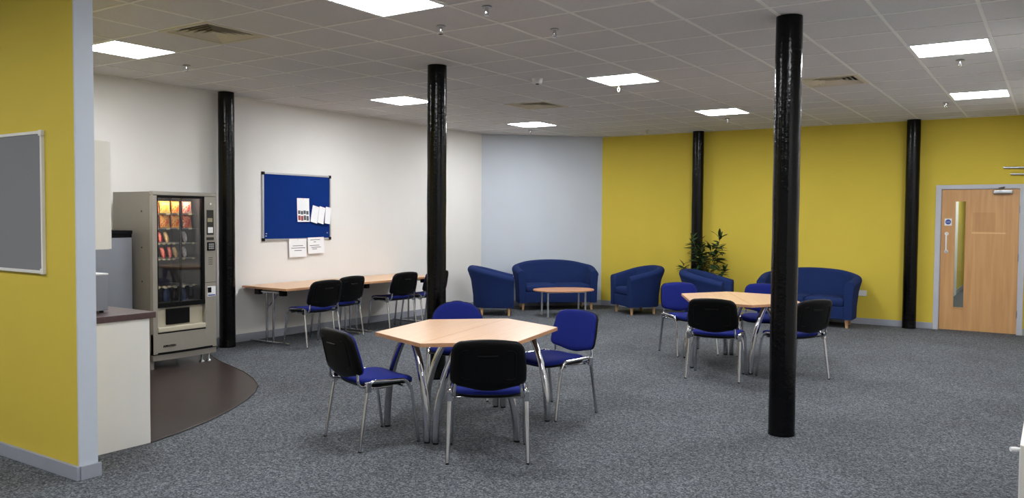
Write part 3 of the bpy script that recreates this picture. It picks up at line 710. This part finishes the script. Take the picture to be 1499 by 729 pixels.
for x, z in ((0.045, 0.055), (0.05, 0.085), (1.085, 0.085)):
    MB().box((x, -0.0152, z), (x + 0.022, -0.0142, z + 0.012)).build('maker_mark', M['alu'], nb)
board('pinboard', 'grey felt board with pale frame on the yellow partition wall', 'noticeboard', (-6.235, YP0, 1.188), 0, 1.20, 0.852, M['felt_grey'], 0.018, M['cream'], M['cream'])

def sheet(name, label, cat, y, z, w, h, rot=0.0, off=0.018, curl=0.0, lines=None, photos=False, group=None, thick=0.002):
    t = thing(name, label, cat, (XL + off, y, z), PI / 2, group)
    A = Matrix.Rotation(rot, 3, 'Y'); n = 8; vs = []; fs = []
    for k in range(n + 1):
        u = k / n
        for s in (0, 1):
            for dd in (0, thick): vs.append(A @ Vector((w * s, -dd - curl * (u * u) - (curl * 0.3 * s), -h * u)))
    for k in range(n):
        a = k * 4; b = a + 4
        fs += [(a + 1, a + 3, b + 3, b + 1), (a, b, b + 2, a + 2), (a, a + 1, b + 1, b), (a + 2, b + 2, b + 3, a + 3)]
    fs += [(0, 2, 3, 1), (n * 4, n * 4 + 1, n * 4 + 3, n * 4 + 2)]
    p = MB().add(vs, fs).build('sheet', M['paper'], t)
    def strip(u0, x0, x1, hh, m, nm):
        vv = []
        for u in (u0, u0 + hh):
            for x in (x0, x1): vv.append(A @ Vector((w * x, -thick - curl * u * u - curl * 0.3 * x - 0.0008, -h * u)))
        vv += [v + A @ Vector((0, 0.0006, 0)) for v in vv]
        MB().add(vv, [(0, 1, 3, 2), (4, 6, 7, 5), (0, 2, 6, 4), (1, 5, 7, 3), (0, 4, 5, 1), (2, 3, 7, 6)]).build(nm, m, p)
    for (u0, x0, x1) in (lines or []): strip(u0, x0, x1, 0.035, M['ink'], 'print_line')
    if photos:
        for r in range(2):
            for c in range(4):
                strip(0.52 + r * 0.21 + (0.02 if c % 2 else 0), 0.06 + c * 0.225, 0.06 + c * 0.225 + 0.19, 0.15 + 0.05 * r, M['ink_red'] if (c in (0, 1) and r) else M['ink'], 'printed_picture')
    MB().cyl((0, 0.0, 0), (0, -0.004, 0), 0.004, n=8).build('pin', M['steel'], t, loc=A @ Vector((w * 0.5, -thick, -0.012)))
    return t
sheet('folded_leaflet', 'folded white leaflet with small printed pictures pinned on the noticeboard', 'leaflet', 7.40, 1.778, 0.205, 0.31, 0.0, 0.016, 0.012, photos=True)
sheet('paper_booklet', 'tilted white booklet on the noticeboard, next to the picture leaflet', 'booklet', 7.675, 1.69, 0.115, 0.225, 0.24, 0.016, 0.012, group='white booklets on the noticeboard', thick=0.004)
sheet('paper_booklet', 'tilted white booklet on the noticeboard, between two other booklets', 'booklet', 7.785, 1.678, 0.105, 0.225, 0.24, 0.029, 0.012, group='white booklets on the noticeboard', thick=0.004)
sheet('paper_booklet', 'tilted white booklet on the noticeboard, nearest its frame edge', 'booklet', 7.885, 1.672, 0.095, 0.225, 0.15, 0.042, 0.012, group='white booklets on the noticeboard', thick=0.004)
sheet('paper_notice', 'white typed notice taped under the noticeboard, the one nearer the vending machine', 'notice', 7.26, 1.243, 0.292, 0.235, 0.0, 0.021, 0.006, lines=[(0.36, 0.2, 0.8), (0.48, 0.12, 0.92), (0.62, 0.3, 0.72)])
sheet('paper_notice', 'white typed notice taped under the noticeboard, the one nearer the sofas', 'notice', 7.575, 1.258, 0.285, 0.215, -0.02, 0.024, 0.006, lines=[(0.13, 0.15, 0.75), (0.26, 0.35, 0.5), (0.48, 0.1, 0.7), (0.60, 0.2, 0.8), (0.70, 0.25, 0.55)])

# ------------------------------------------------------------------ vending machine
VX0, VX1, VY0, VY1 = -8.08, -7.40, 4.77, 5.50
vm = thing('vending_machine', 'beige-grey glass-fronted snack vending machine against the white wall', 'vending machine', (VX0, VY0, 0))
VD, VW = VX1 - VX0, VY1 - VY0; Z0, Z1 = 0.13, 1.775
b = MB(); tk = 0.02
b.box((0, 0, Z0), (VD - 0.05, tk, Z1 - 0.02)); b.box((0, VW - tk, Z0), (VD - 0.05, VW, Z1 - 0.02)); b.box((0, tk, Z0), (tk, VW - tk, Z1 - 0.02)); b.box((0, 0, Z1 - 0.02), (VD - 0.05, VW, Z1)); b.box((tk, tk, Z0), (VD - 0.05, VW - tk, Z0 + 0.02))
b.box((tk, 0.60, Z0 + 0.02), (VD - 0.05, 0.615, Z1 - 0.02))
bo = b.build('cabinet', M['vm_body'], vm)
for z in (0.55, 0.88, 1.22, 1.58):
    for x in (0.50,): MB().cyl((x, 0, z), (x, -0.004, z), 0.008, n=8).build('side_screw', M['vent_dark'], bo)
inn = MB(); inn.box((0.10, 0.022, 0.66), (0.115, 0.598, Z1 - 0.03)); inn.box((0.115, 0.0215, 0.66), (VD - 0.06, 0.028, Z1 - 0.03)); inn.box((0.115, 0.592, 0.66), (VD - 0.06, 0.598, Z1 - 0.03)); inn.box((0.115, 0.028, 0.64), (VD - 0.06, 0.592, 0.66)); inn.build('interior_liner', mat('vm_liner', (58, 60, 66), 0.5), vm)
# front door frame (window y .045-.585)
fx0, fx1 = VD - 0.05, VD
wy0, wy1, wz0, wz1 = 0.05, 0.583, 0.665, 1.715
fr = MB(); fr.box((fx0, 0, 0.16), (fx1, wy0, Z1 - 0.035), 0.004); fr.box((fx0, wy1 + 0.012, 0.16), (fx1, VW, Z1 - 0.035), 0.004)
dfo = fr.build('door_frame', M['vm_front'], vm)
MB().box((fx0, 0, Z1 - 0.033), (fx1 + 0.004, VW, Z1 + 0.004), 0.006).build('head_trim', M['vm_front'], vm)
wf = MB(); wf.box((fx0, wy0, wz1), (fx1 - 0.004, wy1 + 0.012, Z1 - 0.035)); wf.box((fx0, wy0, wz0 - 0.045), (fx1 - 0.002, wy1 + 0.012, wz0)); wf.box((fx0, wy0, wz0), (fx1 - 0.006, wy0 + 0.014, wz1)); wf.box((fx0, wy1 - 0.02, wz0), (fx1 - 0.006, wy1 + 0.012, wz1))
wf.build('window_frame', M['black'], vm)
MB().box((fx1 - 0.022, wy0 + 0.014, wz0), (fx1 - 0.016, wy1 - 0.02, wz1)).build('window_pane', M['glass_vm'], vm)
MB().box((fx0 + 0.004, 0.325, wz0), (fx1 - 0.024, 0.340, wz1)).build('mullion', M['black'], vm)
# delivery bay, flap, lower panel, plinth
db = MB(); db.box((fx0 - 0.02, wy0, 0.395), (fx0, wy1 + 0.012, 0.62)); db.box((fx0, wy0, 0.375), (fx1 + 0.012, wy1 + 0.010, 0.425), 0.01); db.build('delivery_bay', M['vm_cream'], vm)
MB().box((fx0, 0.165, 0.44), (fx0 + 0.022, 0.43, 0.60), 0.006).build('delivery_flap', M['black'], vm)
MB().box((fx0, wy0, 0.362), (fx1 + 0.008, wy1 + 0.010, 0.374)).build('shadow_gap', M['black'], vm)
pv = []
for k in range(13):
    u = k / 12; pv.append((fx1 + 0.016 * (1 - (2 * u - 1) ** 2), VW * u * 0.82))
lp = MB().prism([(fx0, 0.0)] + pv + [(fx0, VW * 0.82)], 0.175, 0.361).build('lower_panel', M['vm_front'], vm)
MB().prism([(fx0, 0.0)] + [(x - 0.004, y / 0.82) for x, y in pv] + [(fx0, VW)], 0.152, 0.175).build('base_strip', M['black'], vm)
MB().prism([(fx0 - 0.1, 0.0)] + [(x - 0.008, y / 0.82) for x, y in pv] + [(fx0 - 0.1, VW)], 0.095, 0.152).build('plinth', M['vm_body'], vm)
text_mesh('AZKOYEN', 0.03, M['black'], 'maker_name', lp, Matrix.Translation((fx1 + 0.0165, 0.165, 0.235)) @ Matrix.Rotation(PI / 2, 4, 'Z') @ Matrix.Rotation(PI / 2, 4, 'X'), 0.0035)
for (x, y) in ((0.06, 0.05), (0.06, VW - 0.05), (VD - 0.06, VW - 0.06), (VD - 0.06, VW - 0.14)):
    MB().lathe([(0.028, 0.0), (0.028, 0.012), (0.012, 0.02), (0.012, 0.14)], 12, (x, y, 0.006)).build('foot', M['steel'], vm)
MB().box((VD - 0.09, 0.0, 0.006), (VD - 0.05, 0.035, 0.16)).build('side_leg', M['vm_body'], vm)
# control column
cpx = fx1
cp = MB().box((cpx, 0.615, 1.34), (cpx + 0.003, 0.70, 1.60)).build('display_panel', M['vent_dark'], dfo)
MB().box((cpx + 0.003, 0.625, 1.475), (cpx + 0.004, 0.685, 1.515)).build('display', mat('vm_display', (150, 140, 110), 0.3), dfo)
MB().box((cpx + 0.003, 0.63, 1.36), (cpx + 0.0045, 0.69, 1.42)).build('price_card', M['paper'], dfo)
MB().box((cpx, 0.612, 1.285), (cpx + 0.006, 0.70, 1.315), 0.002).build('coin_slot', M['vent_dark'], dfo)
kp = MB().box((cpx, 0.618, 1.175), (cpx + 0.012, 0.71, 1.265), 0.004).build('keypad', M['black'], dfo)
for r in range(3):
    for c in range(3): MB().box((cpx + 0.012, 0.632 + c * 0.022, 1.19 + r * 0.022), (cpx + 0.016, 0.648 + c * 0.022, 1.206 + r * 0.022)).build('key', M['steel'], kp)
for k in range(4): MB().box((cpx, 0.635, 1.03 + k * 0.022), (cpx + 0.0015, 0.685, 1.036 + k * 0.022)).build('vent_slot', M['vent_dark'], dfo)
lk = MB().cyl((cpx, 0.66, 1.66), (cpx + 0.008, 0.66, 1.66), 0.012, n=12).build('lock', M['chrome'], dfo)
MB().box((cpx, 0.598, 0.84), (cpx + 0.001, VW, 0.845)).build('panel_joint', M['vent_dark'], dfo)
st = MB().box((cpx, 0.62, 0.695), (cpx + 0.0012, 0.72, 0.80)).build('sticker', M['paper'], dfo)
MB().box((cpx + 0.0012, 0.622, 0.735), (cpx + 0.012, 0.662, 0.79), 0.003).build('coin_return', M['black'], dfo)
MB().box((cpx + 0.0012, 0.625, 0.70), (cpx + 0.0016, 0.715, 0.712)).build('sticker_line', M['sign_blue'], st)
# interior: shelves with price strips, lamp strip
MB().box((VD - 0.10, 0.04, Z1 - 0.055), (VD - 0.07, 0.58, Z1 - 0.04)).build('lamp_strip', M['vm_lamp'], vm)
for y in (0.034,): MB().box((VD - 0.085, y, 0.72), (VD - 0.075, y + 0.012, Z1 - 0.06)).build('lamp_strip', M['vm_lamp'], vm)
SH = [1.57, 1.42, 1.268, 1.11, 0.83]
for z in SH:
    s = MB().box((0.13, 0.03, z - 0.018), (VD - 0.13, 0.59, z - 0.012)).build('shelf', M['steel'], vm)
    for c in range(9 if z < 1.3 else 4):
        n = 9 if z < 1.3 else 4; y = 0.065 + (c + 0.5) * 0.51 / n
        if n == 9 and c in (5, 7): continue
        MB().box((VD - 0.13, y - 0.02 + (0.006 if n == 9 else 0), z - 0.024), (VD - 0.127, y + 0.02 - (0.006 if n == 9 else 0), z - 0.006)).build('price_label', M['label_white'], s)
# products (things standing inside the machine)
PM = [packet_mat('packet_red', [(214, 46, 30), (240, 120, 60), (250, 220, 190)]), packet_mat('packet_yellow', [(236, 190, 60), (250, 226, 120), (120, 170, 60)]), packet_mat('packet_orange', [(232, 96, 36), (250, 190, 90), (190, 40, 30)]), packet_mat('packet_pink', [(224, 80, 70), (250, 200, 180), (200, 40, 50)])]
BM = [packet_mat('bar_silver', [(210, 210, 214), (170, 172, 180), (236, 236, 240)]), packet_mat('bar_red', [(190, 50, 46), (220, 120, 110), (160, 30, 30)]), packet_mat('bar_gold', [(220, 180, 110), (240, 214, 160), (200, 140, 60)])]
def bag(w, h):
    m = MB(); nx, nz = 7, 7; vs = []
    for sgn in (1, -1):
        for a in range(nx):
            for c in range(nz):
                u, v = a / (nx - 1) * 2 - 1, c / (nz - 1) * 2 - 1
                th = 0.028 * (1 - u * u) ** 0.6 * (1 - v * v) ** 0.5 + 0.001
                vs.append((sgn * th, u * w / 2 * (1 - 0.06 * (1 - v * v)), h * (v + 1) / 2))
    fs = []
    for s in range(2):
        o = s * nx * nz
        for a in range(nx - 1):
            for c in range(nz - 1):
                f = (o + a * nz + c, o + (a + 1) * nz + c, o + (a + 1) * nz + c + 1, o + a * nz + c + 1); fs.append(f if s == 0 else f[::-1])
    ed = [(a, 0) for a in range(nx)] + [(nx - 1, c) for c in range(1, nz)] + [(a, nz - 1) for a in range(nx - 2, -1, -1)] + [(0, c) for c in range(nz - 2, 0, -1)]
    for q in range(len(ed)):
        a, b = ed[q], ed[(q + 1) % len(ed)]; ia, ib = a[0] * nz + a[1], b[0] * nz + b[1]; fs.append((ia, ia + nx * nz, ib + nx * nz, ib))
    return m.add(vs, fs, True)
cols = [('red', 0), ('yellow', 1), ('red and orange', 2), ('pink', 3)]
cw = ['beside the machine door edge', 'second from the door edge', 'beside the centre bar', 'nearest the keypad']
for r, z in enumerate(SH[:2]):
    for c in range(4):
        y = 0.065 + (c + 0.5) * 0.51 / 4; k = [0, 1, 2, 3][c] if r == 0 else [3, 2, 2, 0][c]
        o = bag(0.115, 0.125 if r == 0 else 0.135).build('crisp_packet', PM[k]); o.location = (VX0 + VD - 0.175, VY0 + y, z - 0.008); o.rotation_euler = (0, -0.12, random.uniform(-0.1, 0.1))
        tag(o, f"{cols[k][0]} crisp packet on the {'top' if r == 0 else 'second'} vending shelf, {cw[c]}", 'crisp packet', 'crisp packets in the vending machine')
def bar(): return bag(0.036, 0.115)
for r, z in enumerate(SH[2:4]):
    for q, c in enumerate((1, 2.2, 3.6, 7.4) if r == 0 else (0.1, 1.3, 2.9, 4.2, 5.4, 7.3)):
        y = 0.08 + c * 0.055; k = ([0, 1, 2, 0] if r == 0 else [0, 0, 1, 1, 2, 0])[q]
        o = bar().build('chocolate_bar', BM[k]); o.location = (VX0 + VD - 0.17, VY0 + y, z - 0.005); o.rotation_euler = (0.14 if q % 2 else 0.22, -0.15, 0.2)
        nm = ['first', 'second', 'third', 'fourth', 'fifth', 'sixth'][q]
        tag(o, f"{['silver', 'red', 'gold'][k]}-wrapped bar on the {'third' if r == 0 else 'fourth'} vending shelf, {nm} from the hinge side", 'snack bar', 'wrapped bars in the vending machine')
for q in range(6):
    o = MB().lathe([(0.026, 0.0), (0.03, 0.008), (0.03, 0.10), (0.027, 0.125), (0.013, 0.155), (0.013, 0.172), (0.015, 0.174), (0.015, 0.19), (0.012, 0.192)], 16).build('drink_bottle', mat('bottle_dark' if q % 2 else 'bottle_blue', (36, 24, 20) if q % 2 else (30, 52, 96), 0.15, var=0.3, scale=40))
    o.location = (VX0 + VD - 0.19, VY0 + 0.085 + q * 0.09 + (0.02 if q > 2 else 0), 0.662); o.scale = (1, 1, 0.74)
    cap = MB().lathe([(0.0155, 0.174), (0.0155, 0.193), (0.013, 0.195)], 12).build('cap', M['plastic_white'], o)
    tag(o, f"{'dark brown' if q % 2 else 'blue'} drink bottle on the vending floor, {['first', 'second', 'third', 'fourth', 'fifth', 'sixth'][q]} from the hinge side", 'bottle', 'bottles in the vending machine')

# ------------------------------------------------------------------ fridge, kitchen units
t = thing('fridge', 'grey upright fridge with a black top rail beside the vending machine', 'fridge', (-8.20, 4.09, 0))
MB().box((0, 0, 0.03), (0.52, 0.60, 1.355), 0.004).build('cabinet', M['fridge'], t)
MB().box((0.525, 0.0, 0.08), (0.58, 0.60, 1.318), 0.008).build('door', M['fridge'], t)
MB().box((0.0, -0.004, 1.355), (0.585, 0.604, 1.39), 0.006).build('top_rail', M['black'], t)
MB().box((0.525, 0.0, 1.322), (0.575, 0.60, 1.355)).build('handle_recess', M['black'], t)
for x in (0.05, 0.47):
    for y in (0.05, 0.55): MB().cyl((x, y, 0.006), (x, y, 0.032), 0.02, n=10).build('foot', M['black'], t)
KX1 = -5.085
t = thing('base_cabinet', 'cream kitchen base cabinet behind the yellow partition', 'cabinet', (KX1, YP1 + 0.002, 0))
MB().box((-1.75, 0.0, 0.10), (-0.018, 0.57, 0.848)).build('carcass', M['cream'], t)
MB().box((-0.018, 0.0, 0.0005), (0.0, 0.592, 0.848), 0.001).build('end_panel', M['cream'], t)
MB().box((-1.75, 0.50, 0.006), (-0.018, 0.52, 0.10)).build('kickboard', M['cream'], t)
for k in range(3):
    dd = MB().box((-1.745 + k * 0.576, 0.571, 0.11), (-1.745 + k * 0.576 + 0.570, 0.590, 0.842), 0.002).build('cabinet_door', M['cream'], t)
    MB().tube(round_path([(-1.70 + k * 0.576, 0.59, 0.76), (-1.70 + k * 0.576, 0.615, 0.76), (-1.70 + k * 0.576, 0.615, 0.64), (-1.70 + k * 0.576, 0.59, 0.64)], 0.01), 0.005, 8).build('handle', M['steel'], dd)
wk = tag(MB().box((KX1 - 1.75, YP1 + 0.002, 0.849), (KX1 + 0.012, YP1 + 0.635, 0.89), 0.003).build('worktop', M['worktop']), 'dark brown kitchen worktop on the cream base cabinet', 'worktop')
t = thing('wall_cabinet', 'cream kitchen wall cabinet hung on the back of the yellow partition', 'cabinet', (-5.10, YP1 + 0.001, 1.32))
MB().box((-1.2, 0.0, 0.0), (0.0, 0.325, 0.695), 0.001).build('carcass', M['cream'], t)
for k in range(2): MB().box((-1.197 + k * 0.6, 0.326, 0.002), (-1.197 + k * 0.6 + 0.594, 0.344, 0.693), 0.002).build('cabinet_door', M['cream'], t)
t = thing('water_boiler', 'white and steel countertop water boiler on the brown worktop', 'boiler', (-5.51, YP1 + 0.11, 0.89))
MB().box((0, 0, 0.014), (0.22, 0.315, 0.252), 0.004).build('body', M['fridge'], t)
MB().box((-0.003, -0.003, 0.252), (0.223, 0.318, 0.262), 0.002).build('lid', M['plastic_white'], t)
for x in (0.03, 0.19):
    for y in (0.03, 0.285): MB().cyl((x, y, 0.0), (x, y, 0.016), 0.014, n=10).build('foot', M['black'], t)
MB().tube([(0.11, 0.315, 0.07), (0.11, 0.345, 0.07), (0.11, 0.35, 0.045)], 0.009, 8).build('tap', M['black'], t)

# ------------------------------------------------------------------ radiator at the right wall
t = thing('radiator', 'low white panel radiator by the open carpet near the entrance', 'radiator', (XR, 4.03, 0))
MB().box((-0.165, 0.0, 0.14), (-0.145, 1.5, 0.60), 0.004).build('front_panel', M['radiator'], t)
MB().box((-0.165, 0.0, 0.598), (-0.045, 1.5, 0.606), 0.002).build('top_grille', M['radiator'], t)
MB().box((-0.065, 0.0, 0.14), (-0.045, 1.5, 0.60), 0.004).build('rear_panel', M['radiator'], t)
MB().box((-0.162, -0.006, 0.135), (-0.048, 0.0, 0.606), 0.002).build('end_cover', M['radiator'], t)
for k in range(29): MB().box((-0.168, 0.04 + k * 0.05, 0.17), (-0.164, 0.06 + k * 0.05, 0.57)).build('panel_rib', M['radiator'], t)
for y in (0.25, 1.25): MB().box((-0.045, y - 0.02, 0.2), (-0.002, y + 0.02, 0.5)).build('wall_bracket', M['radiator'], t)
MB().cyl((-0.105, -0.05, 0.0), (-0.105, -0.05, 0.20), 0.0075, n=10).build('pipe', M['radiator'], t)
v = MB().lathe([(0.012, 0.18), (0.018, 0.20), (0.018, 0.22), (0.014, 0.24)], 12, (-0.105, -0.05, 0)).build('valve', M['chrome'], t)
MB().tube([(-0.105, -0.05, 0.20), (-0.105, 0.0, 0.20)], 0.008, 8).build('valve_tail', M['chrome'], t)
kn = MB().tube([(-0.165, 0.05, 0.575), (-0.182, 0.04, 0.575), (-0.20, 0.03, 0.575)], [0.007, 0.011, 0.010], 12).build('bleed_knob', M['plastic_white'], bpy.data.objects['radiator'])
print('tiles', ntile, 'leaves', nl)
